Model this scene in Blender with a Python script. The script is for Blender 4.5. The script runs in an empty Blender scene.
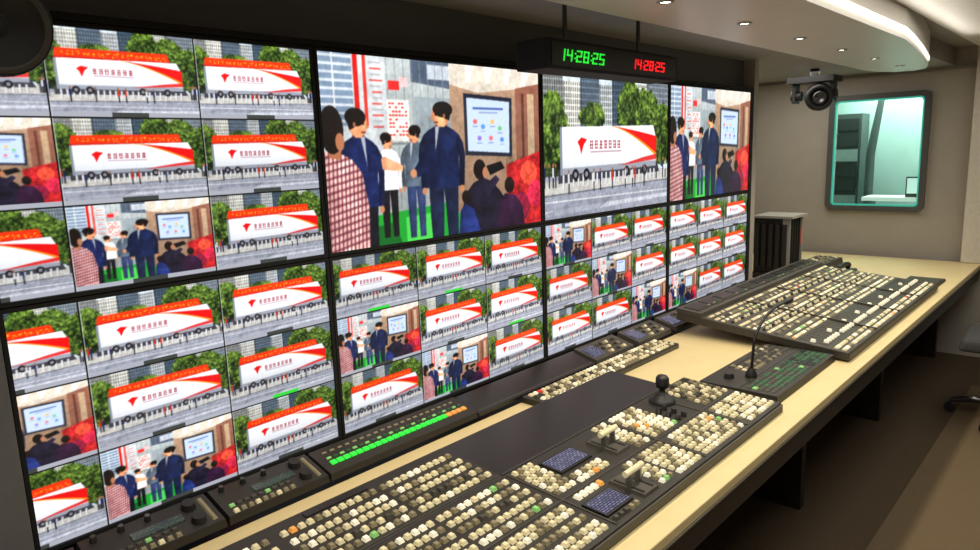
import bpy, math, random
import numpy as np
from mathutils import Vector, Matrix
random.seed(4); np.random.seed(4)
scene=bpy.context.scene
try:
    scene.view_settings.view_transform='Standard'
    scene.view_settings.look='None'
except Exception: pass
COL=bpy.context.collection

# ---------------------------------------------------------------- materials
def lin(c):
    c=np.asarray(c,dtype=float)/255.0
    return np.where(c<=0.04045,c/12.92,((c+0.055)/1.055)**2.4)
MATS={}
def mat(name,rgb,rough=.5,metal=0.,emis=0.,noise=0.06,scale=40.,bump=0.,ergb=None,coat=0.):
    if name in MATS: return MATS[name]
    m=bpy.data.materials.new(name); m.use_nodes=True
    nt=m.node_tree; b=nt.nodes['Principled BSDF']
    c=lin(rgb); 
    tc=nt.nodes.new('ShaderNodeTexCoord'); no=nt.nodes.new('ShaderNodeTexNoise')
    no.inputs['Scale'].default_value=scale; no.inputs['Detail'].default_value=4
    nt.links.new(tc.outputs['Object'],no.inputs['Vector'])
    ra=nt.nodes.new('ShaderNodeValToRGB')
    ra.color_ramp.elements[0].position=.3; ra.color_ramp.elements[1].position=.7
    ra.color_ramp.elements[0].color=(*(c*(1-noise)),1); ra.color_ramp.elements[1].color=(*np.minimum(c*(1+noise),1),1)
    nt.links.new(no.outputs['Fac'],ra.inputs['Fac']); nt.links.new(ra.outputs['Color'],b.inputs['Base Color'])
    b.inputs['Roughness'].default_value=rough; b.inputs['Metallic'].default_value=metal
    b.inputs['Coat Weight'].default_value=coat
    if emis>0:
        b.inputs['Emission Color'].default_value=(*lin(ergb if ergb else rgb),1); b.inputs['Emission Strength'].default_value=emis
    if bump>0:
        bu=nt.nodes.new('ShaderNodeBump'); bu.inputs['Strength'].default_value=bump; bu.inputs['Distance'].default_value=.004
        nt.links.new(no.outputs['Fac'],bu.inputs['Height']); nt.links.new(bu.outputs['Normal'],b.inputs['Normal'])
    if emis>0:
        try: m.cycles.emission_sampling='NONE'
        except Exception: pass
    MATS[name]=m; return m

M_black=mat('black_plastic',(22,22,24),.5)
M_matte=mat('matte_black',(14,14,15),.8)
M_panel=mat('console_panel_black',(38,36,32),.5,noise=.1)
M_panel2=mat('console_panel_grey',(68,65,58),.5)
M_cons=mat('audio_console_grey',(58,55,48),.5,noise=.1)
M_gloss=mat('gloss_black',(18,18,19),.35)
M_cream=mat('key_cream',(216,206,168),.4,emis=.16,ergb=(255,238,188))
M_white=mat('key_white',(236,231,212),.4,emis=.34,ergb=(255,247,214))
M_dim=mat('key_dim',(138,129,101),.5,emis=.03)
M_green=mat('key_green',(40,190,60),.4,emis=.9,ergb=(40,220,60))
M_lgreen=mat('key_pale_green',(130,190,110),.4,emis=.3)
M_dgreen=mat('key_dark_green',(36,84,50),.4,emis=.16)
M_red=mat('key_red',(200,50,36),.4,emis=.5)
M_amber=mat('key_amber',(220,150,70),.4,emis=.45)
M_metal=mat('brushed_metal',(170,170,165),.3,metal=.9)
M_chrome=mat('dark_metal',(90,90,92),.3,metal=.9)

def lcd_mat(name,c1,c2,scale,strength=.8):
    m=bpy.data.materials.new(name); m.use_nodes=True; nt=m.node_tree; b=nt.nodes['Principled BSDF']
    tc=nt.nodes.new('ShaderNodeTexCoord'); br=nt.nodes.new('ShaderNodeTexBrick')
    br.inputs['Scale'].default_value=scale
    br.inputs['Color1'].default_value=(*lin(c1),1); br.inputs['Color2'].default_value=(*lin(c2),1)
    br.inputs['Mortar'].default_value=(.01,.01,.02,1); br.inputs['Mortar Size'].default_value=.06
    nt.links.new(tc.outputs['Object'],br.inputs['Vector'])
    nt.links.new(br.outputs['Color'],b.inputs['Emission Color']); b.inputs['Emission Strength'].default_value=strength
    b.inputs['Base Color'].default_value=(.02,.02,.03,1); b.inputs['Roughness'].default_value=.2
    m.cycles.emission_sampling='NONE'
    return m
M_lcd=lcd_mat('lcd_purple',(140,136,176),(70,80,124),34,.9)
M_lcdg=lcd_mat('lcd_green',(70,110,60),(25,45,30),38,.6)

# ---------------------------------------------------------------- mesh builder
class MB:
    def __init__(s,T=None): s.v=[];s.f=[];s.m=[];s.mats=[];s.T=T or (lambda x,y,z:(x,y,z)); s.sm=[]
    def mi(s,m):
        if m not in s.mats: s.mats.append(m)
        return s.mats.index(m)
    def add(s,vs,fs,m,smooth=False):
        o=len(s.v); s.v+= [s.T(*v) for v in vs]; k=s.mi(m)
        for f in fs: s.f.append([o+i for i in f]); s.m.append(k); s.sm.append(smooth)
    def box(s,x0,x1,y0,y1,z0,z1,m,t=0.):
        vs=[(x0,y0,z0),(x1,y0,z0),(x1,y1,z0),(x0,y1,z0),(x0+t,y0+t,z1),(x1-t,y0+t,z1),(x1-t,y1-t,z1),(x0+t,y1-t,z1)]
        s.add(vs,[(3,2,1,0),(4,5,6,7),(0,1,5,4),(1,2,6,5),(2,3,7,6),(3,0,4,7)],m)
    def tube(s,p0,p1,r0,r1,m,n=16,cap=True,smooth=True):
        p0=Vector(p0);p1=Vector(p1);d=(p1-p0).normalized()
        a=d.orthogonal().normalized(); b=d.cross(a)
        vs=[]
        for p,r in((p0,r0),(p1,r1)):
            for i in range(n):
                t=2*math.pi*i/n; vs.append(tuple(p+a*math.cos(t)*r+b*math.sin(t)*r))
        fs=[(i,(i+1)%n,n+(i+1)%n,n+i) for i in range(n)]
        s.add(vs,fs,m,smooth)
        if cap: s.add(vs,[tuple(range(n-1,-1,-1)),tuple(range(n,2*n))],m)
    def path(s,pts,r,m,n=10):
        rr=r if isinstance(r,(list,tuple)) else [r]*len(pts)
        for i in range(len(pts)-1):
            s.tube(pts[i],pts[i+1],rr[i],rr[i+1],m,n)
    def lathe(s,c,axis,prof,m,n=28):
        c=Vector(c);d=Vector(axis).normalized();a=d.orthogonal().normalized();b=d.cross(a)
        vs=[]
        for h,r in prof:
            for i in range(n):
                t=2*math.pi*i/n; vs.append(tuple(c+d*h+a*math.cos(t)*r+b*math.sin(t)*r))
        fs=[]
        for k in range(len(prof)-1):
            for i in range(n): fs.append((k*n+i,k*n+(i+1)%n,(k+1)*n+(i+1)%n,(k+1)*n+i))
        s.add(vs,fs,m,True)
    def prism(s,poly,z0,z1,m):
        n=len(poly)
        vs=[(x,y,z0) for x,y in poly]+[(x,y,z1) for x,y in poly]
        s.add(vs,[tuple(range(n-1,-1,-1)),tuple(range(n,2*n))]+[(i,(i+1)%n,n+(i+1)%n,n+i) for i in range(n)],m)
    def obj(s,name,parent=None,bevel=0.):
        me=bpy.data.meshes.new(name); me.from_pydata(s.v,[],s.f); 
        for m in s.mats: me.materials.append(m)
        me.polygons.foreach_set('material_index',s.m); me.polygons.foreach_set('use_smooth',s.sm); me.update()
        o=bpy.data.objects.new(name,me); COL.objects.link(o)
        if parent: o.parent=parent
        if bevel>0:
            b=o.modifiers.new('bevel','BEVEL'); b.width=bevel; b.segments=3; b.limit_method='ANGLE'
        return o
def empty(name,loc=(0,0,0)):
    e=bpy.data.objects.new(name,None); e.location=loc; COL.objects.link(e); return e
def simplebox(name,x0,x1,y0,y1,z0,z1,m,bevel=0.,parent=None):
    b=MB(); b.box(x0,x1,y0,y1,z0,z1,m); return b.obj(name,parent,bevel)

# ---------------------------------------------------------------- painter for the screen pictures
def fnoise(h,w,cells,seed=0,persist=.6,octs=3):
    R=np.random.RandomState(seed); out=np.zeros((h,w)); amp=1.; tot=0
    for o in range(octs):
        ny=int(cells*2**o*h/w)+3; nx=int(cells*2**o)+3
        g=R.rand(ny,nx)*2-1
        ys=np.linspace(0,ny-1.001,h);xs=np.linspace(0,nx-1.001,w)
        y0=ys.astype(int);x0=xs.astype(int);fy=ys-y0;fx=xs-x0
        fy=(fy*fy*(3-2*fy))[:,None];fx=(fx*fx*(3-2*fx))[None,:]
        y1=np.minimum(y0+1,ny-1);x1=np.minimum(x0+1,nx-1)
        out+=amp*((g[y0][:,x0]*(1-fx)+g[y0][:,x1]*fx)*(1-fy)+(g[y1][:,x0]*(1-fx)+g[y1][:,x1]*fx)*fy)
        tot+=amp; amp*=persist
    return out/tot*1.5
class Pic:
    def __init__(s,w,h,bg=(128,128,128)):
        s.w,s.h=w,h; s.a=np.zeros((h,w,3)); s.a[:]=bg
        s.X,s.Y=np.meshgrid((np.arange(w)+.5)/w,(np.arange(h)+.5)/h)
    def mask(s,m,c,al=1.): 
        s.a[m]=s.a[m]*(1-al)+np.array(c)*al
    def rect(s,x0,x1,y0,y1,c,al=1.): s.mask((s.X>=x0)&(s.X<x1)&(s.Y>=y0)&(s.Y<y1),c,al)
    def ellm(s,cx,cy,rx,ry): return ((s.X-cx)/rx)**2+((s.Y-cy)/ry)**2<1
    def ell(s,cx,cy,rx,ry,c,al=1.): s.mask(s.ellm(cx,cy,rx,ry),c,al)
    def pm(s,pts):
        ins=np.zeros(s.X.shape,bool); n=len(pts); j=n-1
        for i in range(n):
            xi,yi=pts[i];xj,yj=pts[j]
            if yi!=yj: ins^=((yi>s.Y)!=(yj>s.Y))&(s.X<(xj-xi)*(s.Y-yi)/(yj-yi)+xi)
            j=i
        return ins
    def poly(s,pts,c,al=1.): s.mask(s.pm(pts),c,al)
    def vol(s,m,c,amt=.45,side=1,seed=1):
        if not m.any(): return
        rows=np.where(m.any(1))[0]; l=np.zeros(s.h); r=np.ones(s.h)
        for k in rows:
            w=np.where(m[k])[0]; l[k]=w[0]; r[k]=w[-1]+1
        ii,jj=np.where(m); t=(jj-l[ii])/(r[ii]-l[ii])
        sh=1+amt*(np.sqrt(np.clip(1-(2*(t if side<0 else 1-t)-.75)**2/3.1,0,1))-.72)*1.6
        f=fnoise(s.h,s.w,26,seed,.65,4)[m]
        sh*=1+.2*f
        s.a[m]=np.clip(np.array(c)[None,:]*sh[:,None]+4*f[:,None],0,255)
    def blur(s,k=1):
        for _ in range(k):
            a=s.a; p=np.pad(a,((1,1),(1,1),(0,0)),'edge')
            s.a=(p[:-2,1:-1]+p[2:,1:-1]+p[1:-1,:-2]+p[1:-1,2:]+2*a)/6
    def noise(s,amt): s.a=np.clip(s.a+np.random.randn(s.h,s.w,1)*amt,0,255)
def resize(a,w,h):
    H,W=a.shape[:2]
    k=max(1,int(round(W/w)))
    if k>1:
        H2,W2=H//k*k,W//k*k; a=a[:H2,:W2].reshape(H2//k,k,W2//k,k,3).mean((1,3)); H,W=a.shape[:2]
    ys=np.linspace(0,H-1,h); xs=np.linspace(0,W-1,w)
    y0=np.floor(ys).astype(int);x0=np.floor(xs).astype(int);y1=np.minimum(y0+1,H-1);x1=np.minimum(x0+1,W-1)
    fy=(ys-y0)[:,None,None];fx=(xs-x0)[None,:,None]
    return (a[y0][:,x0]*(1-fx)+a[y0][:,x1]*fx)*(1-fy)+(a[y1][:,x0]*(1-fx)+a[y1][:,x1]*fx)*fy
FN=fnoise(450,800,26,11,.8,4); FN2=fnoise(450,800,90,12,.8,3)
def foliage(P,x0,x1,y0,y1,n,rs=.03):
    m=np.zeros(P.X.shape,bool)
    for _ in range(n):
        a=random.random()*6.28; q=math.sqrt(random.random())
        x=(x0+x1)/2+(x1-x0)/2*q*math.cos(a); y=(y0+y1)/2+(y1-y0)/2*q*math.sin(a)
        m|=P.ellm(x,y,rs*random.uniform(.3,.9),rs*1.5*random.uniform(.3,.9))
    g=np.clip(.42+.55*FN+.4*FN2-.25*(P.Y-(y0+y1)/2)/(y1-y0+1e-6),0,1)[m][:,None]
    P.a[m]=np.array((18,34,16))*(1-g)+np.array((136,160,84))*g
def truck_pic(banner=True):
    P=Pic(800,450,(216,226,234))
    R=random.Random(7)
    for (x0,x1,y0,c) in [(0,.14,0,(140,142,142)),(.14,.26,.04,(200,200,194)),(.26,.40,0,(100,112,124)),(.40,.50,.05,(178,182,184)),(.5,.68,0,(80,95,108)),(.68,.8,.02,(198,198,194)),(.8,1,0,(134,142,150))]:
        P.rect(x0,x1,y0,.6,c)
        k=x0+.008
        while k<x1-.006:
            P.rect(k,k+.006,y0+.01,.5,tuple(v*.62 for v in c)); k+=.015
        yy=y0+.03
        while yy<.5:
            P.rect(x0,x1,yy,yy+.011,tuple(min(255,v*1.25) for v in c),.7); yy+=.043
        P.rect(x0,x0+.008,y0,.6,tuple(v*.5 for v in c),.6)
    foliage(P,-.03,.16,.14,.70,330,.035)
    foliage(P,.56,.74,.02,.44,240,.035); foliage(P,.70,.90,.08,.40,220,.034)
    foliage(P,.86,1.04,.18,.66,260,.03)
    foliage(P,.26,.44,.20,.36,130,.025)
    P.rect(0,1,.70,1,(158,161,172))
    P.poly([(0,.74),(1,.70),(1,.79),(0,.83)],(196,194,190))
    P.poly([(0,.83),(1,.79),(1,.80),(0,.84)],(104,106,114))
    P.rect(0,1,.875,.885,(226,226,226),.8)
    P.poly([(0,.94),(1,.91),(1,.94),(0,.98)],(200,202,210)); P.poly([(.2,.89),(.5,.89),(.35,1),(-.1,1)],(136,139,150),.6)
    P.a*= (1+.12*FN+.09*FN2)[:,:,None]
    P.poly([(.10,.66),(.9,.64),(.92,.725),(.10,.755)],(70,70,78))
    if banner:
        P.poly([(.13,.25),(.80,.24),(.82,.35),(.12,.355)],(216,70,32))
        x=.16
        while x<.78:
            for k in range(3):
                xx=x+R.random()*.016; yy=.272+R.random()*.045; 
                if R.random()<.5: P.rect(xx,xx+.013,yy,yy+.007,(240,186,74))
                else: P.rect(xx,xx+.004,yy,yy+.022,(240,186,74))
            x+=.029
        P.poly([(.12,.342),(.82,.332),(.82,.352),(.12,.362)],(170,38,28))
    body=P.pm([(.115,.36),(.86,.34),(.885,.44),(.89,.67),(.115,.69)])
    g=(248-30*np.clip((P.Y-.5)/.2,0,1)-10*np.clip((.3-P.X),0,1)*3+2.5*FN)
    P.a[body]=np.stack([g-2,g,g+4],-1)[body]
    P.poly([(.115,.65),(.89,.63),(.89,.675),(.115,.695)],(158,162,172))
    P.poly([(.115,.36),(.13,.36),(.13,.69),(.115,.69)],(140,146,156))
    for x in(.3,.5,.68): P.rect(x,x+.002,.37,.66,(196,200,206),.7)
    xs=np.linspace(.50,.89,40)
    def c1(x): t=(x-.50)/.39; return .350+ .22*t**1.5
    def c2(x): t=(x-.50)/.39; return .350+ .06*t+.02*t*t
    P.poly([(x,c2(x)) for x in xs]+[(x,c1(x)) for x in xs[::-1]],(204,26,34))
    def c3(x): t=(x-.50)/.39; return c1(x)+.005+.022*t
    P.poly([(x,c1(x)) for x in xs]+[(x,c3(x)) for x in xs[::-1]],(240,150,60))
    P.poly([(.76,.60),(.89,.575),(.89,.62),(.55,.655)],(196,40,40),.85)
    P.poly([(.235,.465),(.265,.432),(.305,.448),(.28,.49),(.262,.555),(.25,.495)],(206,26,30))
    for i in range(7):
        x=.325+i*.036
        for k in range(3): yy=.458+k*.024+R.random()*.005; P.rect(x+R.random()*.006,x+.026,yy,yy+.007,(136,46,58))
        for k in range(2): xx=x+.005+k*.012+R.random()*.004; P.rect(xx,xx+.004,.455,.52,(136,46,58))
    P.rect(.33,.575,.535,.544,(150,110,124),.8)
    for i in range(22):
        x=.13+i*.035; P.rect(x,x+.010,.695,.785,(222,224,226)); P.rect(x+.010,x+.013,.70,.785,(120,120,124))
    for x in (.22,.30,.62,.78): P.ell(x,.70,.024,.042,(34,34,40)); P.ell(x,.70,.011,.02,(140,140,146))
    for i in range(16):
        x=R.uniform(.0,.10) if i<4 else (R.uniform(.88,.98) if i<8 else R.uniform(.15,.85))
        c=R.choice([(40,50,90),(180,60,50),(60,60,62),(210,210,210)]); dy=0 if i<8 else .05
        P.rect(x,x+.012,.64+dy,.71+dy,c); P.rect(x+.002,x+.010,.71+dy,.78+dy,(40,42,52)); P.ell(x+.006,.625+dy,.006,.014,(150,110,90))
    P.blur(1); P.noise(7)
    return P.a
def person(P,cx,top,hgt,w,coat,pants,face=(190,138,108),hair=(22,18,18),look=0,sd=1):
    hh=hgt*.125; hw=w*.21; y=top; sy=y+hh*1.25; hipy=top+hgt*.52
    P.vol(P.pm([(cx-w*.34,hipy-.02),(cx,hipy-.02),(cx-w*.01,hipy+hgt*.12),(cx-w*.07,top+hgt),(cx-w*.29,top+hgt),(cx-w*.33,hipy+hgt*.2)]),pants,.5,1,sd)
    P.vol(P.pm([(cx-w*.02,hipy-.02),(cx+w*.35,hipy-.02),(cx+w*.32,hipy+hgt*.2),(cx+w*.30,top+hgt),(cx+w*.08,top+hgt),(cx+w*.03,hipy+hgt*.12)]),pants,.5,1,sd+1)
    P.poly([(cx-w*.12,y+hh*.8),(cx+w*.12,y+hh*.8),(cx+w*.16,sy+hh*.3),(cx-w*.16,sy+hh*.3)],tuple(v*.75 for v in face))
    torso=[(cx-w*.13,sy-hh*.12),(cx+w*.13,sy-hh*.12),(cx+w*.30,sy+hh*.10),(cx+w*.42,sy+hh*.36),(cx+w*.44,sy+hh*.8),(cx+w*.38,sy+hgt*.2),(cx+w*.40,hipy+.01),(cx-w*.40,hipy+.01),(cx-w*.36,sy+hgt*.2),(cx-w*.44,sy+hh*.8),(cx-w*.42,sy+hh*.36),(cx-w*.30,sy+hh*.10)]
    P.vol(P.pm(torso),coat,.8,1,sd+2)
    if look: P.poly([(cx+look*w*.05,sy-hh*.1),(cx+look*w*.14,sy-hh*.1),(cx+look*w*.16,sy+hh*1.2)],(215,212,210),.8)
    for sgn,k in((-1,3),(1,4)):
        P.vol(P.pm([(cx+sgn*w*.40,sy+hh*.3),(cx+sgn*w*.50,sy+hh*.75),(cx+sgn*w*.54,sy+hgt*.17),(cx+sgn*w*.50,hipy+hgt*.01),(cx+sgn*w*.38,hipy+hgt*.01),(cx+sgn*w*.40,sy+hgt*.17),(cx+sgn*w*.33,sy+hh*.75)]),tuple(v*.78 for v in coat),.7,1,sd+k)
        P.ell(cx+sgn*w*.44,hipy+hgt*.03,w*.055,hgt*.022,face)
    head=P.ellm(cx,y+hh*.55,hw,hh*.6)|P.pm([(cx-hw*.75,y+hh*.6),(cx+hw*.75,y+hh*.6),(cx+hw*.35,y+hh*1.18),(cx-hw*.35,y+hh*1.18)])
    P.vol(head,face,.7,1,sd+6)
    hr=P.ellm(cx-look*hw*.22,y+hh*.30,hw*1.08,hh*.40)
    if look: hr|=P.pm([(cx-look*hw*1.15,y+hh*.3),(cx-look*hw*.15,y+hh*.2),(cx-look*hw*.35,y+hh*.75),(cx-look*hw*.9,y+hh*.85)])
    P.vol(hr,hair,.5,1,sd+7)
    P.ell(cx-look*hw*.35,y+hh*.62,hw*.14,hh*.12,tuple(v*.8 for v in face))
    if look: P.poly([(cx+look*hw*.9,y+hh*.5),(cx+look*hw*1.2,y+hh*.75),(cx+look*hw*.8,y+hh*.8)],face)
    P.ell(cx+look*hw*.55,y+hh*.58,hw*.14,hh*.05,(40,26,22)); P.ell(cx+look*hw*.55,y+hh*.95,hw*.28,hh*.045,(130,66,60))
def people_pic():
    P=Pic(800,450,(205,206,204))
    P.rect(0,.40,0,1,(206,210,212)); P.rect(0,.12,0,.36,(132,148,166))
    for i in range(9): P.rect(.0,.12,.01+i*.04,.022+i*.04,(210,216,222))
    P.rect(.05,.055,0,.36,(220,220,220)); P.rect(.125,.142,0,.40,(190,44,40)); P.rect(.16,.172,0,.36,(200,70,60))
    R=random.Random(3)
    for i in range(12):
        P.rect(.183+R.random()*.01,.225+R.random()*.01,.03+i*.03,.04+i*.03,(196,84,76) if i%2 else (176,176,178))
    P.rect(.245,.60,.0,.85,(184,190,190)); P.poly([(.35,0),(.60,0),(.60,.16),(.35,.12)],(90,100,114)); P.rect(.42,.60,.02,.1,(196,202,210))
    for i in range(10): P.rect(.25+i*.034,.254+i*.034,0,.8,(140,146,148),.7)
    P.rect(.245,.60,.45,.46,(130,136,136)); P.rect(.36,.60,.2,.43,(146,156,162),.7)
    P.rect(.245,.335,.22,.44,(238,236,232))
    for i in range(9):
        for k in range(6):
            if R.random()<.8: P.rect(.252+k*.013,.262+k*.013,.235+i*.021,.244+i*.021,(196,60,52))
    P.rect(.255,.30,.12,.17,(200,60,60)); P.rect(.30,.335,.10,.15,(230,190,190))
    P.poly([(.52,0),(1,0),(1,1),(.52,1)],(172,146,126))
    P.poly([(.52,0),(1,0),(1,.10),(.66,.16),(.52,.12)],(216,208,196))
    for i in range(4): P.poly([(.60+i*.1,0),(.64+i*.1,0),(.62+i*.1,.10),(.60+i*.1,.10)],(250,246,236))
    P.poly([(.86,.12),(1,.08),(1,.95),(.86,.8)],(146,106,92)); P.rect(.93,.97,.15,.6,(196,172,146)); P.rect(.895,.91,.15,.6,(100,68,60))
    P.a*=(1+.10*FN+.05*FN2)[:,:,None]; P.a*=(1.08-.26*np.clip(P.Y,0,1))[:,:,None]
    P.poly([(.585,.165),(.84,.18),(.835,.55),(.585,.53)],(50,52,64)); P.poly([(.60,.19),(.825,.205),(.82,.525),(.60,.505)],(206,220,242))
    for (x,y,c) in [(.64,.33,(220,90,80)),(.68,.36,(80,140,210)),(.73,.33,(236,180,80)),(.77,.37,(100,180,110)),(.66,.43,(140,110,190)),(.72,.43,(220,100,100)),(.78,.44,(80,130,200))]: P.ell(x,y,.011,.015,c,.75); P.rect(x-.014,x+.014,y+.026,y+.032,(120,130,160),.7)
    P.rect(.63,.79,.245,.257,(90,110,160)); P.rect(.66,.76,.272,.28,(150,160,190))
    P.poly([(.80,.60),(1,.52),(1,1),(.80,1)],(176,56,60)); P.ell(.93,.66,.05,.08,(236,120,90),.6); P.ell(.97,.80,.05,.09,(214,70,110),.6); P.ell(.88,.88,.05,.1,(110,40,80),.6)
    P.a=np.where((P.X[:,:,None]>.8)&(P.Y[:,:,None]>.55),P.a*(1+.3*FN[:,:,None]+.2*FN2[:,:,None]),P.a)
    P.poly([(.12,.84),(.5,.80),(.62,1),(.1,1)],(48,150,66)); P.poly([(.3,.86),(.42,.85),(.45,1),(.3,1)],(96,196,100)); P.poly([(.15,.9),(.25,.88),(.28,1),(.13,1)],(30,100,50))
    person(P,.350,.36,.62,.115,(78,86,96),(48,58,84),look=-1,sd=20)
    person(P,.238,.40,.56,.10,(232,234,238),(26,26,30),look=1,sd=30)
    person(P,.13,.28,.95,.17,(28,38,68),(22,24,32),look=1,sd=40)
    P.vol(P.pm([(.20,.54),(.225,.52),(.30,.575),(.295,.605),(.21,.59)]),(200,150,122)); P.vol(P.pm([(.16,.50),(.21,.52),(.215,.59),(.16,.60)]),(28,38,68))
    person(P,.475,.23,.90,.20,(24,34,58),(32,40,60),look=-1,sd=50)
    P.vol(P.pm([(.40,.48),(.345,.60),(.36,.645),(.44,.58)]),(22,32,56)); P.ell(.342,.62,.014,.024,(200,150,120))
    P.vol(P.pm([(.56,1),(.555,.88),(.58,.76),(.62,.70),(.67,.67),(.72,.70),(.76,.76),(.80,.84),(.83,1)]),(30,28,40),.6)
    P.vol(P.ellm(.655,.62,.032,.062),(26,22,24)); P.ell(.683,.64,.014,.035,(180,130,104)); P.vol(P.pm([(.69,.60),(.77,.575),(.79,.62),(.71,.66)]),(20,20,24)); P.vol(P.pm([(.66,.74),(.74,.66),(.76,.69),(.69,.80)]),(40,36,52))
    P.vol(P.pm([(.74,1),(.75,.84),(.79,.78),(.85,.80),(.89,.88),(.90,1)]),(50,32,52)); P.vol(P.ellm(.815,.73,.028,.052),(34,26,26))
    P.vol(P.pm([(.54,1),(.55,.86),(.575,.82),(.62,.86),(.65,1)]),(44,56,100)); P.vol(P.ellm(.58,.78,.02,.04),(28,22,22))
    m=P.pm([(0,.49),(.05,.49),(.10,.53),(.135,.60),(.155,.78),(.15,1),(0,1)]); P.vol(m,(190,162,158),.7)
    for i in range(12): P.mask(m&(np.abs(P.X+.03*P.Y-(.02+i*.0145))<.0028),(96,34,44),.7)
    for i in range(14): P.mask(m&(np.abs(P.Y+.35*P.X-(.52+i*.037))<.007),(86,36,50),.6)
    P.poly([(.02,.44),(.07,.44),(.06,.53),(.02,.52)],(170,120,94)); P.vol(P.ellm(.035,.38,.042,.12),(26,20,20)); P.ell(.062,.44,.016,.045,(176,126,100))
    P.blur(2); P.noise(7)
    return P.a
TRUCK=truck_pic(True); TRUCK2=truck_pic(False); PEOPLE=people_pic()
LUT={'T':TRUCK,'U':TRUCK2,'P':PEOPLE}
def mosaic(w,h,rows,tally=True):
    A=np.zeros((h,w,3)); A[:]=(16,16,18)
    nr=len(rows); nc=len(rows[0])
    if nr==1 and nc==1: return resize(LUT[rows[0][0]],w,h)
    for r in range(nr):
        for c in range(nc):
            x0=int(w*c/nc)+1;x1=int(w*(c+1)/nc)-1;y0=int(h*r/nr)+1;y1=int(h*(r+1)/nr)-1
            src=LUT[rows[r][c]]
            if rows[r][c]=='T':
                k=random.randint(0,50); j=random.randint(0,20); src=src[10+j:450-26+j, 6+k:800-56+k]*random.uniform(.93,1.05)
            ww,hh=x1-x0,y1-y0; lab=max(2,int(hh*.06))
            A[y0:y1-lab,x0:x1]=resize(src,ww,hh-lab)
            A[y1-lab:y1,x0:x1]=(168,170,178)
            cw=int(ww*.26); cx=(x0+x1)//2
            A[y1-lab:y1,cx-cw//2:cx+cw//2]=random.choice([(70,74,72)]*5+[(70,190,80)])
            A[y0:y1,x0:x0+1]=A[y0:y1,x0:x0+1]*.4+np.array((200,205,210))*.6
    return A

M_screen=bpy.data.materials.new('screen_picture'); M_screen.use_nodes=True
nt=M_screen.node_tree; b=nt.nodes['Principled BSDF']
at=nt.nodes.new('ShaderNodeAttribute'); at.attribute_name='Col'
nt.links.new(at.outputs['Color'],b.inputs['Emission Color']); b.inputs['Emission Strength'].default_value=1.08
b.inputs['Base Color'].default_value=(.014,.014,.016,1); b.inputs['Roughness'].default_value=.3
M_screen.cycles.emission_sampling='NONE'

def screen_mesh(name,img,x0,x1,z0,z1,y,parent):
    h,w=img.shape[:2]
    a=img.mean(2,keepdims=True); img=np.clip(a+(img-a)*1.22,0,255)
    img=np.clip((img/255.-.5)*1.16+.5,0,1)*255
    xs=np.linspace(x0,x1,w); zs=np.linspace(z1,z0,h)
    X,Z=np.meshgrid(xs,zs); V=np.stack([X,np.full_like(X,y),Z],-1).reshape(-1,3).astype(np.float32)
    idx=np.arange(h*w).reshape(h,w)
    q=np.stack([idx[1:,:-1],idx[1:,1:],idx[:-1,1:],idx[:-1,:-1]],-1).reshape(-1,4).astype(np.int32)
    me=bpy.data.meshes.new(name); me.vertices.add(len(V)); me.vertices.foreach_set('co',V.ravel())
    me.loops.add(q.size); me.loops.foreach_set('vertex_index',q.ravel())
    me.polygons.add(len(q)); me.polygons.foreach_set('loop_start',np.arange(0,q.size,4,dtype=np.int32))
    me.update(calc_edges=True); me.validate()
    c=np.ones((h*w,4),np.float32); c[:,:3]=lin(img.reshape(-1,3))
    ca=me.color_attributes.new('Col','FLOAT_COLOR','POINT'); ca.data.foreach_set('color',c.ravel())
    me.materials.append(M_screen)
    o=bpy.data.objects.new(name,me); COL.objects.link(o); o.parent=parent
    return o

# ---------------------------------------------------------------- room
CEIL=2.12; XF=6.05
M_wall=mat('wall_painted_grey',(166,159,148),.7,noise=.03,scale=8)
M_walld=mat('wall_dark_grey',(92,91,90),.6,noise=.04,scale=8)
M_ceil=mat('ceiling_panel_grey',(152,149,145),.55,noise=.03,scale=5)
M_soff=mat('soffit_white',(230,227,220),.35,noise=.02,scale=5)
M_floor=mat('carpet_brown',(72,58,40),.95,noise=.35,scale=220,bump=.5)
M_run=mat('carpet_runner',(102,86,62),.95,noise=.25,scale=260,bump=.5)
M_desk=mat('desk_cream_laminate',(222,203,152),.45,noise=.03,scale=12)
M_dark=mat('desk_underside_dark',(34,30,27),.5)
XB=-1.3; YB=-1.3
simplebox('floor',XB-.1,XF+.9,YB-.1,2.7,-.1,0,M_floor)
simplebox('ceiling',XB-.1,XF+.9,YB-.1,2.7,CEIL+.12,CEIL+.2,M_ceil)
simplebox('ceiling_panel_side',XB,XF,1.0,2.6,CEIL,CEIL+.12,M_ceil)
simplebox('wall_right',XB-.1,XF,YB-.1,YB,0,CEIL+.12,M_wall)
simplebox('wall_back',XB-.1,XB,YB,2.6,0,CEIL+.12,M_wall)
simplebox('wall_left',XB,4.30,1.81,1.88,0,CEIL,M_walld)
simplebox('wall_return',4.30,4.36,1.74,2.6,0,CEIL,M_wall)
simplebox('wall_side_far',4.36,XF,2.6,2.68,0,CEIL,M_wall)
simplebox('trim_pillar',XB,.325,1.69,1.80,0,CEIL,mat('pillar_grey',(96,96,98),.55))
WY0,WY1,WZ0,WZ1=1.15,1.79,1.09,1.93
w=MB()
w.box(XF,XF+.08,YB,WY0,0,CEIL+.12,M_wall); w.box(XF,XF+.08,WY1,2.6,0,CEIL+.12,M_wall)
w.box(XF,XF+.08,WY0,WY1,0,WZ0,M_wall); w.box(XF,XF+.08,WY0,WY1,WZ1,CEIL+.12,M_wall)
w.obj('wall_far')
simplebox('trim_ceiling_far',XF-.03,XF,YB,2.6,CEIL-.025,CEIL,mat('trim_grey',(120,116,110),.5))
M_teal=mat('booth_wall_pale',(186,210,204),.6,noise=.05,scale=6)
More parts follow.
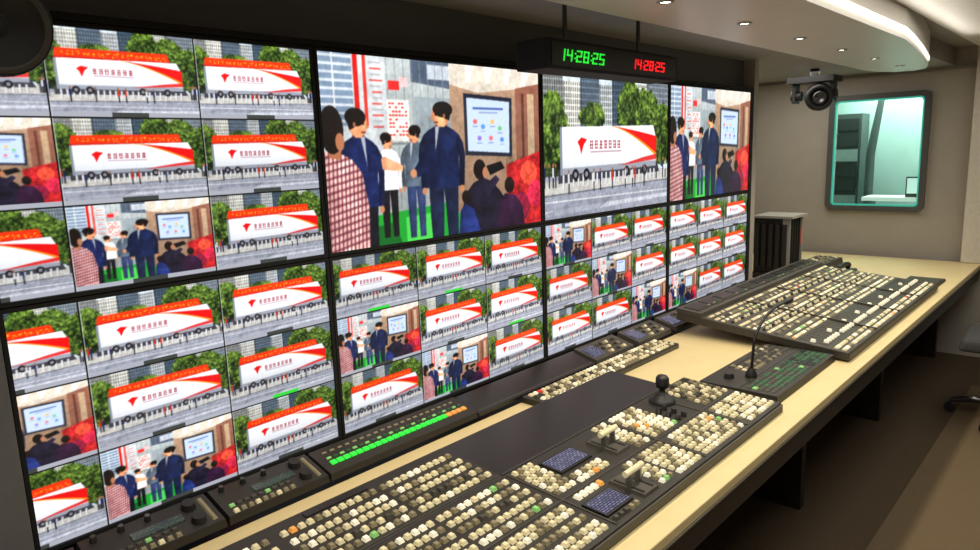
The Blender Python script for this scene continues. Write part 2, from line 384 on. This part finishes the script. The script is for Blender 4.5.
simplebox('wall_booth_rear',XF+.75,XF+.8,.6,2.4,.6,2.2,M_teal); simplebox('wall_booth_side',XF+.08,XF+.8,.55,.6,.6,2.2,M_teal)
simplebox('wall_booth_side_far',XF+.08,XF+.8,2.4,2.45,.6,2.2,M_teal); simplebox('ceiling_booth',XF+.08,XF+.8,.55,2.45,2.2,2.24,M_teal)
simplebox('floor_booth',XF+.08,XF+.8,.55,2.45,.56,.6,M_teal)
bk=MB(); mr=mat('booth_rack_grey',(80,90,88),.5)
bk.box(XF+.50,XF+.72,1.72,1.98,.6,1.84,mr)
for i in range(9): bk.box(XF+.48,XF+.5,1.74,1.96,.66+i*.13,.76+i*.13,mat('rack_unit',(50,56,56),.4) if i%3 else mat('rack_unit_light',(150,166,162),.4))
bk.path([(XF+.46,1.63,.6),(XF+.46,1.63,1.5),(XF+.46,1.57,1.95)],[.035,.035,.025],mr)
bk.obj('equipment_rack')
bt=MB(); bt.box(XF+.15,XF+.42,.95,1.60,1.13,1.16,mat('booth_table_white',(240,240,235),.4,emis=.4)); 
for yy in(.97,1.5): bt.box(XF+.17,XF+.2,yy,yy+.03,.6,1.13,M_metal)
bt.box(XF+.2,XF+.24,1.18,1.30,1.16,1.32,M_panel2); bt.box(XF+.195,XF+.2,1.19,1.29,1.19,1.31,mat('booth_screen',(210,230,226),.3,emis=.7))
bt.obj('booth_table')
def rrect(y0,y1,z0,z1,r,n=6):
    P=[]
    for cy,cz,a0 in((y1-r,z1-r,0),(y0+r,z1-r,90),(y0+r,z0+r,180),(y1-r,z0+r,270)):
        for i in range(n+1):
            a=math.radians(a0+90*i/n); P.append((cy+r*math.cos(a),cz+r*math.sin(a)))
    return P
def ring(mb,o,i,x0,x1,m):
    n=len(o)
    vs=[(x0,*p) for p in o]+[(x0,*p) for p in i]+[(x1,*p) for p in o]+[(x1,*p) for p in i]
    fs=[]
    for k in range(n):
        l=(k+1)%n
        fs+=[(k,l,n+l,n+k),(2*n+k,3*n+k,3*n+l,2*n+l),(k,2*n+k,2*n+l,l),(n+k,n+l,3*n+l,3*n+k)]
    mb.add(vs,fs,m)
wm=MB(); ring(wm,rrect(1.125,1.825,1.065,1.965,.05),rrect(1.165,1.785,1.105,1.925,.03),XF-.035,XF-.001,mat('window_frame_grey',(80,80,78),.45))
M_edgeglow=mat('window_edge_glow_teal',(60,180,160),.4,emis=.5)  # teal light on the glass edge put in as emission
ring(wm,rrect(1.165,1.785,1.105,1.925,.03),rrect(1.178,1.772,1.118,1.912,.025),XF-.02,XF-.005,M_edgeglow)
gl=bpy.data.materials.new('window_glass'); gl.use_nodes=True; nt=gl.node_tree
pb=nt.nodes['Principled BSDF']; pb.inputs['Transmission Weight'].default_value=1; pb.inputs['Roughness'].default_value=0; pb.inputs['IOR'].default_value=1.05; pb.inputs['Base Color'].default_value=(.72,.93,.87,1)
wm.box(XF-.012,XF-.006,1.172,1.778,1.112,1.918,gl)
wm.obj('window_1')
simplebox('trim_column',5.90,XF-.001,.55,.85,.7205,CEIL+.12,mat('column_cream',(206,199,186),.5),.01)
so=MB()
poly=[(XB,1.30),(4.95,1.30),(5.15,1.27),(5.27,1.20),(5.30,1.10),(5.22,1.02),(4.97,.96),(4.4,.88),(3.9,.82),(3.6,.79),(XB,.79)]
so.prism(poly[::-1],2.05,CEIL+.12,M_soff)
so.obj('ceiling_soffit')
sl=MB(); 
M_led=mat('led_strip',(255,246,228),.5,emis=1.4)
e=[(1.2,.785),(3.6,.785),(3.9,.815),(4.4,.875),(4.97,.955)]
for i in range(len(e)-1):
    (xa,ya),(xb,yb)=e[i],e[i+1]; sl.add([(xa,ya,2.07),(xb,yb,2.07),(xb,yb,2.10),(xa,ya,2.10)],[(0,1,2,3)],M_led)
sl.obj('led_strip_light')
simplebox('ceiling_panel_white',XB,XF,YB,.785,CEIL+.06,CEIL+.12,mat('ceiling_white',(214,209,200),.5))
def area(name,loc,size,pw,col,rot=(0,0,0),sy=None,shape=None):
    l=bpy.data.lights.new(name,'AREA'); l.energy=pw; l.color=col; l.size=size
    if sy: l.shape='RECTANGLE'; l.size_y=sy
    if shape: l.shape=shape
    o=bpy.data.objects.new(name,l); o.location=loc; o.rotation_euler=rot; COL.objects.link(o); return o
WARM=(1,.88,.68)
for i,x in enumerate([.84,1.41,1.98,2.56,3.13,3.70,4.27,4.84]):
    d=MB(); y=1.08
    d.lathe((x,y,2.05),(0,0,-1),[(0,.026),(.004,.026),(.005,.018),(0.001,.016)],M_metal,20)
    d.lathe((x,y,2.0475),(0,0,-1),[(0,.016),(.0001,0.0001)],mat('lamp_lens',(255,240,210),.4,emis=9.),16)
    d.obj('downlight')
    l=bpy.data.lights.new('downlight_lamp','SPOT'); l.energy=21; l.color=WARM; l.spot_size=math.radians(120); l.spot_blend=.8; l.shadow_soft_size=.04
    o=bpy.data.objects.new('downlight_lamp',l); o.location=(x,y,2.035); COL.objects.link(o)
area('ambient_fill',(2.4,.2,2.165),6.0,40,(1,.95,.86),sy=.8)  # broad fill lamp added for overall ambient light, no fixture there
area('led_strip_glow',(3.0,.770,2.09),3.6,4.5,(1,.95,.86),rot=(math.radians(-95),0,0),sy=.03)
area('booth_light',(XF+.4,1.4,2.15),.5,17,(.92,1,.95),sy=.9)
area('ambient_fill_rear',(5.2,1.9,2.10),.9,9,(1,.95,.86),sy=.6)  # smaller fill lamp added over the far end, without a fixture
wd=bpy.data.worlds.new('w'); scene.world=wd; wd.use_nodes=True; wd.node_tree.nodes['Background'].inputs[0].default_value=(.05,.05,.055,1)

# ---------------------------------------------------------------- monitors
YS=1.75
BX=[.335,1.17,2.205,3.245,4.27]; ZT,ZM,ZB=1.935,1.328,.752
def monitor(x0,x1,z0,z1,img):
    m=MB(); g=.0015; bz=.0095
    m.box(x0+g,x1-g,YS,YS+.05,z0+g,z1-g,M_matte)
    for (a,b_,c,d) in((x0+g,x1-g,z0+g,z0+g+bz),(x0+g,x1-g,z1-g-bz,z1-g),(x0+g,x0+g+bz,z0+g+bz,z1-g-bz),(x1-g-bz,x1-g,z0+g+bz,z1-g-bz)):
        m.box(a,b_,YS-.010,YS,c,d,M_matte)
    o=m.obj('video_monitor')
    screen_mesh('screen',img,x0+g+bz,x1-g-bz,z0+g+bz,z1-g-bz,YS-.003,o)
full=mosaic(510,288,['TTT','PTT','TPT']); cut=int(510*.19); monitor(BX[0],BX[1],ZM,ZT,full[:,cut:])
full=mosaic(510,288,['TTT','PTT','TPT']); monitor(BX[0],BX[1],ZB,ZM,full[:,cut:])
monitor(BX[1],BX[2],ZM,ZT,mosaic(460,260,['P'])); monitor(BX[1],BX[2],ZB,ZM,mosaic(450,252,['TTT','PTT','TPT']))
monitor(BX[2],BX[3],ZM,ZT,mosaic(340,192,['U'])); monitor(BX[2],BX[3],ZB,ZM,mosaic(345,195,['PTT','TPT','TTP']))
monitor(BX[3],BX[4],ZM,ZT,mosaic(240,136,['P'])); monitor(BX[3],BX[4],ZB,ZM,mosaic(270,152,['TTT','TTT','PTT']))
simplebox('trim_monitor_top',.33,4.295,1.74,1.80,ZT+.001,ZT+.018,M_matte)
simplebox('trim_monitor_end',4.272,4.298,1.74,1.80,ZB,ZT,M_matte)

# ---------------------------------------------------------------- desk
D=empty('control_desk')
t=MB(); t.box(-.8,5.95,.725,1.56,.69,.72,M_desk); t.box(4.85,5.95,1.56,2.25,.69,.72,M_desk); t.obj('desk_top',D,.004)
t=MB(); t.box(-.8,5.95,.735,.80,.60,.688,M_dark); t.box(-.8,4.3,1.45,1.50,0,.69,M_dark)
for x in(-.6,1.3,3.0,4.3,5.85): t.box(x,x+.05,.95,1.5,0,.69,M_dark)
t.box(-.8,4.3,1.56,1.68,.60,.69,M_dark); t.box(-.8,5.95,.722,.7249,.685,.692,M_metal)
t.obj('desk_body',D,.003)
simplebox('carpet_runner',XB,5.3,YB,.64,0,.008,M_run)

def slopeT(y0,z0,k): return lambda x,y,z:(x,y,z0+(y-y0)*k+z)
T=slopeT(1.53,.722,.26)
for a,b_ in((-.6,.395),(1.605,2.315),(3.645,4.29)):
    s=MB(T); s.box(a,b_,1.565,1.685,0,.012,M_gloss); s.box(a+.01,b_-.01,1.575,1.58,.012,.013,M_panel2); s.obj('blank_rack_panel')
def intercom(x0,x1):
    s=MB(T); s.box(x0,x1,1.565,1.685,.0,.02,M_panel,.003)
    n=int((x1-x0-.10)/.020)
    for i in range(n):
        x=x0+.02+i*.020
        s.box(x,x+.014,1.572,1.584,.02,.026,M_dim if i%3 else M_cream,.002)
        s.box(x,x+.014,1.596,1.606,.02,.024,M_panel2 if i%5 else M_lgreen,.001)
        if i%3==0: s.tube((x+.012,1.665,.02),(x+.012,1.665,.034),.008,.006,M_chrome,12)
    s.box(x0+.10,x0+.22,1.615,1.64,.02,.023,M_lcdg)
    for k in range(2): s.tube((x1-.055,1.598+k*.055,.02),(x1-.055,1.598+k*.055,.035),.018,.015,M_black,18)
    s.box(x1-.028,x1-.015,1.58,1.67,.02,.024,M_dim,.003)
    return s
intercom(.40,.70).obj('intercom_panel'); intercom(.705,1.0).obj('intercom_panel')
g=MB(T); g.box(1.005,1.60,1.565,1.685,.0,.018,M_panel,.003)
for i in range(24):
    x=1.035+i*.023; m=M_green if i<20 else M_amber
    g.box(x,x+.019,1.600,1.616,.018,.022,m,.001)
    g.box(x+.002,x+.017,1.628,1.635,.018,.021,M_dgreen if i%2 else M_lgreen,.001)
for i in range(20): g.box(1.04+i*.027,1.055+i*.027,1.655,1.662,.018,.02,M_dim,.001)
g.obj('router_control_panel')
def smallpanel(x0,x1):
    s=MB(T); s.box(x0,x1,1.565,1.685,.0,.02,M_panel2,.003)
    s.box(x0+.02,x0+.10,1.59,1.66,.02,.024,M_lcd)
    n=int((x1-x0-.14)/.024)
    for i in range(n):
        for r in range(3): s.box(x0+.12+i*.024,x0+.136+i*.024,1.58+r*.032,1.594+r*.032,.02,.026,[M_dim,M_panel,M_panel2,M_cream][(i*3+r)%4],.002)
    return s
for a in(2.32,2.66,3.0,3.34): smallpanel(a,a+.3).obj('monitoring_panel')

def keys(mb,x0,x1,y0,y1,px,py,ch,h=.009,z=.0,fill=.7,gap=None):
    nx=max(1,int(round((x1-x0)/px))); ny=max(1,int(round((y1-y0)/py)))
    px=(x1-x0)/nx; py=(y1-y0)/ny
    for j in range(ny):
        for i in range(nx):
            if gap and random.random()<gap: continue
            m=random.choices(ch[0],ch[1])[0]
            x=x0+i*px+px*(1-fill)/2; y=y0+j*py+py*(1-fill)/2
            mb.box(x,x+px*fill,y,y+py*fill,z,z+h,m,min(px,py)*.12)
CH1=([M_cream,M_white,M_dim,M_amber,M_lgreen],[60,20,20,1,1])
CH2=([M_white,M_cream,M_dim,M_red,M_lgreen,M_amber],[36,40,24,1,2,1])
CH3=([M_dim,M_cream,M_panel2],[50,30,20])

# ---------------------------------------------------------------- vision mixer
VM=empty('vision_mixer')
T=slopeT(.80,.735,.05)
s=MB(T)
s.box(.30,2.29,.80,1.16,-.014,.018,M_panel)
s.box(.30,1.27,1.16,1.40,-.03,.018,M_panel)
s.obj('deck',VM,.004)
s=MB(T); s.box(1.275,2.20,1.165,1.42,-.032,.004,M_gloss); s.box(1.275,2.20,1.165,1.175,.004,.016,M_panel); s.obj('rear_plate',VM,.003)
s=MB(T)
s.box(.30,2.29,.795,.80,-.013,.012,M_panel2)
for x in(.70,1.275,1.74,2.03): s.box(x,x+.004,.81,1.15,.018,.0205,M_panel2)
for y in(.965,1.165): s.box(.32,1.26 if y>1.1 else 2.27,y,y+.003,.018,.020,M_panel2)
z=.018; H=.008; KP=.0225
for x0,x1 in((.33,.69),(.715,.99),(1.0,1.255)):
    for (y0,y1,ch) in[(.812,.86,CH1),(.872,.896,CH3),(.908,.955,CH1),(.975,1.0,CH2),(1.008,1.032,CH1),(1.045,1.069,CH3),(1.08,1.104,CH1),(1.116,1.14,CH2),(1.178,1.202,CH1),(1.212,1.236,CH3),(1.25,1.274,CH1),(1.286,1.31,CH2),(1.33,1.354,CH1)]:
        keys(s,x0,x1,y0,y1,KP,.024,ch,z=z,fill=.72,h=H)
s.box(.40,.56,1.365,1.385,z,z+.003,M_gloss); s.box(.8,.98,1.365,1.385,z,z+.003,M_gloss)
keys(s,1.30,1.42,.93,.96,.022,.022,CH2,z=z,h=H)
s.box(1.285,1.40,.84,.915,z,z+.006,M_black); s.box(1.29,1.395,.846,.908,z+.006,z+.007,M_lcd)
s.box(1.38,1.52,1.045,1.125,z,z+.006,M_black); s.box(1.386,1.514,1.051,1.118,z+.006,z+.007,M_lcd)
keys(s,1.285,1.37,.985,1.15,.021,.0235,CH1,z=z,h=H); keys(s,1.38,1.52,.98,1.03,.022,.024,CH2,z=z,h=H)
keys(s,1.285,1.40,.812,.835,.022,.023,CH3,z=z,h=H)
keys(s,1.52,1.585,.82,.955,.021,.024,CH2,z=z,h=H)
keys(s,1.60,1.73,.812,.955,.0215,.024,CH1,z=z,h=H)
keys(s,1.66,1.73,.975,1.15,.022,.024,CH2,z=z,h=H)
keys(s,1.755,2.02,.812,.955,.022,.024,CH1,z=z,h=H,gap=.03)
keys(s,1.755,1.90,.975,1.15,.022,.024,CH2,z=z,h=H)
keys(s,2.05,2.27,.812,.955,.022,.024,CH1,z=z,h=H,gap=.06)
keys(s,2.09,2.27,.975,1.15,.024,.026,CH3,z=z,h=H,gap=.06)
for i in range(6): s.tube((1.925+.035*(i%2),.99+(i//2)*.035,z),(1.925+.035*(i%2),.99+(i//2)*.035,z+.016),.010,.008,M_chrome,14)
s.obj('key_banks',VM)
def tbar(x,y,nm):
    s=MB(T)
    s.box(x-.035,x+.035,y-.055,y+.055,z,z+.008,M_panel2,.003)
    for k in(-.022,.022): s.box(x+k-.003,x+k+.003,y-.045,y+.045,z+.008,z+.010,M_gloss)
    for k in(-.022,.022): s.box(x+k-.004,x+k+.004,y-.01,y+.008,z+.008,z+.042,M_metal,.001)
    s.tube((x-.042,y,z+.046),(x+.042,y,z+.046),.008,.008,M_cream,16)
    s.obj(nm,VM)
tbar(1.61,1.05,'fader_bar_a'); tbar(1.46,.875,'fader_bar_b')
s=MB(T)
s.lathe((2.02,1.10,z),(0,0,1),[(0,.045),(.008,.045),(.014,.035),(.03,.02),(.034,.010),(.05,.010),(.052,.020),(.062,.023),(.084,.022),(.092,.016),(.094,.0001)],M_black,24)
s.obj('joystick',VM)

# ---------------------------------------------------------------- strip keyboard
s=MB(); s.box(1.82,2.78,1.435,1.555,.7205,.742,M_panel)
s.box(1.82,2.78,1.433,1.435,.7205,.738,M_panel2)
for r in range(4): keys(s,1.84,2.76,1.441+r*.028,1.465+r*.028,.024,.024,[CH2,CH1,CH3,CH2][r],z=.742,h=.007,fill=.72)
s.obj('source_select_panel')

# ---------------------------------------------------------------- talkback panel + gooseneck microphone
TB=empty('talkback_panel'); T2=slopeT(.83,.7215,.0)
s=MB(T2); s.box(2.34,2.975,.83,1.125,0,.028,M_panel,.004); s.box(2.345,2.97,.975,.979,.028,.030,M_panel2)
keys(s,2.37,2.74,.85,.96,.026,.022,([M_dgreen,M_panel2,M_lgreen],[6,6,.5]),z=.028,h=.004,fill=.8)
keys(s,2.76,2.955,.85,.96,.026,.022,([M_dgreen,M_lcdg],[3,2]),z=.028,h=.004,fill=.8)
keys(s,2.55,2.955,1.0,1.11,.024,.026,([M_panel2,M_dim,M_cream],[6,3,1]),z=.028,h=.005,fill=.65)
s.tube((2.44,1.05,.028),(2.44,1.05,.046),.02,.016,M_black,18)
s.obj('panel_body',TB)
s=MB(); pts=[]
for i in range(15):
    a=i/14; pts.append((2.50+.30*max(0,a-.35)**1.5*1.7,.99-.02*a,.755+.235*math.sin(min(1,a*1.08)*math.pi/2)))
s.path(pts,[.0055]*15,M_black,10)
s.lathe((2.50,.99,.7535),(0,0,1),[(0,.022),(.012,.020),(.03,.009)],M_black,18)
d=(Vector(pts[-1])-Vector(pts[-3])).normalized()
s.lathe(pts[-1],d,[(0,.006),(.01,.011),(.05,.012),(.066,.010),(.072,.0001)],M_black,16)
s.obj('gooseneck_microphone')

# ---------------------------------------------------------------- audio console
AC=empty('audio_mixing_console'); T3=slopeT(.78,.742,.09)
s=MB(T3); s.box(2.985,4.74,.78,1.555,-.018,.02,M_cons); s.obj('console_body',AC,.006)
s=MB(T3); s.box(2.985,4.74,1.43,1.555,.02,.040,M_panel2); 
for i in range(11): s.box(3.02+i*.155,3.15+i*.155,1.455,1.535,.040,.043,M_gloss)
keys(s,3.02,4.70,1.46,1.48,.03,.02,([M_dgreen,M_panel2,M_dim],[2,5,2]),z=.043,h=.003,fill=.6)
s.obj('meter_bridge',AC,.0)
s=MB(T3)
for k,y in enumerate([.795,.825]): keys(s,3.0,4.72,y,y+.024,.024,.024,[CH1,CH2][k],z=.02,h=.006,fill=.74)
chx=np.arange(3.01,4.71,.036)
for i,x in enumerate(chx):
    s.box(x+.010,x+.013,.870,.985,.02,.021,M_matte)
    fy=.882 if i%6 else .925; s.box(x+.004,x+.020,fy,fy+.020,.02,.031,M_white,.002)
    for y in(1.145,1.29): s.tube((x+.012,y,.02),(x+.012,y,.030),.008,.006,M_cream if (i+int(y*100))%3 else M_chrome,8)
for k,y in enumerate((1.0,1.032,1.075,1.107,1.17,1.20,1.235,1.32,1.352,1.392)): keys(s,3.0,4.72,y,y+.022,.022,.022,[CH1,CH2,CH3][k%3],z=.02,h=.005,fill=.72)
for x in(3.43,3.86,4.29): s.box(x,x+.006,.79,1.42,.02,.029,M_panel2)
for y in(.99,1.063,1.135,1.26): s.box(3.0,4.72,y-.003,y,.02,.022,M_panel2)
s.obj('channel_controls',AC)
s=MB(); s.box(4.80,5.10,.80,1.0,.7205,.735,M_black,.003); s.box(4.815,5.085,.815,.985,.735,.736,M_lcdg); s.obj('touch_panel')
s=MB(slopeT(1.5,.7215,.0)); s.box(4.96,5.45,1.5,1.70,0,.05,M_panel,.01); keys(s,4.99,5.42,1.53,1.67,.04,.035,([M_dim,M_cream,M_panel2],[4,2,3]),z=.05,h=.008); s.obj('desk_phone_console')
s=MB(); s.path([(4.90,1.38,.772),(4.95,1.38,.785),(5.05,1.38,.787),(5.11,1.38,.772)],[.024,.016,.016,.024],M_black,12); s.box(4.87,5.15,1.32,1.44,.7205,.75,M_black,.01)
for xx in(4.9,5.11): s.box(xx-.01,xx+.01,1.37,1.39,.75,.765,M_black)
s.obj('telephone_handset')

s=MB(); x0,x1,y0,y1=4.60,4.86,1.60,1.84; LG=mat('frame_light_grey',(150,148,142),.5)
s.box(x0,x1,y0,y1,.7205,.76,M_black)
s.box(x0-.015,x1+.015,y0-.02,y1,1.13,1.145,LG)
s.box(x0+.02,x1-.02,y0+.05,y1,.76,1.13,M_black)
for i in range(6):
    s.box(x0+.01+i*.045,x0+.018+i*.045,y0,y0+.05,.76,1.13,LG if i in(0,5) else M_panel)
for i in range(5): s.box(x0-.004,x0+.02,y0+.02+i*.045,y0+.045+i*.045,.80,1.09,M_panel)
s.box(x1-.05,x1-.042,y0-.004,y0,.95,1.05,M_red)
s.obj('card_frame_unit')
s=MB(); s.box(4.62,4.84,1.66,1.80,.0,.69,M_dark); s.box(4.45,4.849,1.565,1.86,.69,.72,M_desk); s.obj('equipment_pedestal')

# ---------------------------------------------------------------- clock
CK=empty('studio_clock')
s=MB(); s.box(1.81,2.67,1.40,1.53,1.880,1.976,M_matte); s.obj('housing',CK,.004)
s=MB(); s.box(1.83,2.65,1.397,1.40,1.89,1.966,mat('clock_face',(12,12,13),.6))
for x in(2.0,2.48): s.tube((x,1.47,1.976),(x,1.47,2.12),.008,.008,M_chrome,12)
s.obj('face_and_brackets',CK)
SEG={'0':'abcdef','1':'bc','2':'abged','3':'abgcd','4':'fgbc','5':'afgcd','6':'afgedc','7':'abc','8':'abcdefg','9':'abcdfg'}
def digits(mb,txt,x,z,w,h,m):
    t=.0048; y0,y1=1.394,1.397; sh=.18
    for ch in txt:
        if ch==':':
            for k in(.3,.7): mb.box(x+.002+sh*h*k,x+.002+sh*h*k+t,y0,y1,z+h*k-t/2,z+h*k+t/2,m)
            x+=w*.42; continue
        for sg in SEG[ch]:
            r={'a':(0,w,h-t,h),'d':(0,w,0,t),'g':(0,w,h/2-t/2,h/2+t/2),'f':(0,t,h/2,h),'e':(0,t,0,h/2),'b':(w-t,w,h/2,h),'c':(w-t,w,0,h/2)}[sg]
            k0=r[2]*sh; k1=r[3]*sh; xa,xb=x+r[0],x+r[1]; za,zb=z+r[2],z+r[3]
            mb.add([(xa+k0,y0,za),(xb+k0,y0,za),(xb+k0,y1,za),(xa+k0,y1,za),(xa+k1,y0,zb),(xb+k1,y0,zb),(xb+k1,y1,zb),(xa+k1,y1,zb)],[(3,2,1,0),(4,5,6,7),(0,1,5,4),(1,2,6,5),(2,3,7,6),(3,0,4,7)],m)
        x+=w*1.42
s=MB(); digits(s,'14:28:25',1.865,1.907,.029,.038,mat('led_green',(40,225,60),.5,emis=.9)); digits(s,'14:28:25',2.31,1.908,.027,.036,mat('led_red',(235,30,34),.5,emis=1.)); s.obj('led_digits',CK)

# ---------------------------------------------------------------- speakers
def speaker(loc,dirv,r,bracket_to):
    c=Vector(loc); d=Vector(dirv).normalized()
    s=MB()
    s.lathe(c-d*r*1.1,d,[(0,.0001),(.0,r*.5),(r*.25,r*.82),(r*.8,r*1.0),(r*1.7,r*1.02),(r*1.85,r*.96),(r*1.8,r*.86)],M_black,32)
    s.lathe(c+d*r*.70,d,[(0,r*.86),(-r*.35,r*.30),(-r*.36,r*.28),(-r*.25,r*.2),(-r*.18,.0001)],mat('speaker_cone',(46,46,48),.6),32)
    s.lathe(c+d*r*.71,d,[(0,r*.95),(.006,r*.90),(.002,r*.80)],M_panel2,32)
    b=Vector(bracket_to); s.path([tuple(c),tuple((c+b)/2),tuple(b)],r*.14,M_black,10)
    s.lathe(b,(0,0,-1),[(0,r*.5),(.01,r*.5),(.012,.0001)],M_black,16)
    s.obj('wall_speaker')
speaker((.345,1.50,1.875),(.05,-.95,-.25),.084,(.345,1.50,2.12))
s=MB(); cx,cy,cz=5.25,1.70,1.94
s.lathe((cx+.10,cy,cz),(-1,-.35,-.12),[(0,.0001),(.0,.05),(.03,.08),(.08,.095),(.16,.095),(.20,.088),(.215,.075),(.205,.06),(.18,.045),(.175,.0001)],M_black,28)
s.lathe((cx-.095,cy-.07,cz-.024),(-1,-.35,-.12),[(0,.045),(.012,.043),(.014,.032),(.004,.026),(.0,.0001)],M_chrome,24)
for k in(-1,1): s.box(cx-.04,cx+.05,cy+k*.125-.012,cy+k*.125+.012,cz-.05,cz+.10,M_black); s.tube((cx,cy+k*.08,cz),(cx,cy+k*.15,cz),.035,.035,M_black,20)
s.box(cx-.10,cx+.10,cy-.155,cy+.155,cz+.085,cz+.125,M_black)
s.tube((cx,cy,cz+.12),(cx,cy,2.121),.03,.03,M_black,16)
s.obj('ptz_camera')

# ---------------------------------------------------------------- office chairs
def chair(x,y,rot):
    E=empty('office_chair',(x,y,.009)); E.rotation_euler=(0,0,rot)
    mf=mat('chair_fabric',(60,60,62),.9,noise=.2,scale=200); 
    s=MB(); 
    for i in range(5):
        a=2*math.pi*i/5+.3; ca,sa=math.cos(a),math.sin(a)
        s.path([(0,0,.10),(.16*ca,.16*sa,.095),(.27*ca,.27*sa,.07)],[.026,.02,.014],M_chrome,10)
        s.tube((.27*ca-.012*sa,.27*sa+.012*ca,.028),(.27*ca+.012*sa,.27*sa-.012*ca,.028),.028,.028,M_black,16)
    s.tube((0,0,.08),(0,0,.42),.028,.022,M_chrome,16); s.box(-.1,.1,-.08,.08,.40,.43,M_black)
    s.obj('base',E)
    s=MB(); s.box(-.24,.24,-.24,.24,.43,.50,mf,.02); s.obj('seat',E,.025)
    s=MB(lambda x,y,z:(x,y-.3*x*x,z)); n=8
    for i in range(n):
        xa=-.22+.44*i/n; s.box(xa,xa+.44/n,-.30,-.255,.58,1.0,mf)
    s.obj('backrest',E)
    s=MB(); s.path([(0,-.1,.42),(0,-.29,.44),(0,-.32,.6)],[.02,.02,.016],M_chrome,10)
    for k in(-1,1): s.path([(.2*k,0,.43),(.27*k,0,.46),(.27*k,0,.60)],[.014,.014,.014],M_chrome,8); s.box(.27*k-.03,.27*k+.03,-.12,.12,.60,.63,M_black,.006)
    s.obj('frame_and_arms',E)
chair(4.72,.40,math.radians(4))

# ---------------------------------------------------------------- camera
r=math.radians(2.0); p=math.radians(10.05); yw=math.radians(42.9)
F=Vector((math.cos(yw)*math.cos(p),math.sin(yw)*math.cos(p),-math.sin(p)))
Rt=Vector((math.sin(yw),-math.cos(yw),0)); Up=Rt.cross(F)
right=(Rt*math.cos(r)-Up*math.sin(r)); up=(Up*math.cos(r)+Rt*math.sin(r))
M=Matrix((right,up,-F)).transposed().to_4x4(); M.translation=Vector((0,0,1.62))
cd=bpy.data.cameras.new('camera'); cd.sensor_width=36; cd.lens=36*690/980; cd.clip_start=.02
co=bpy.data.objects.new('camera',cd); co.matrix_world=M; COL.objects.link(co); scene.camera=co
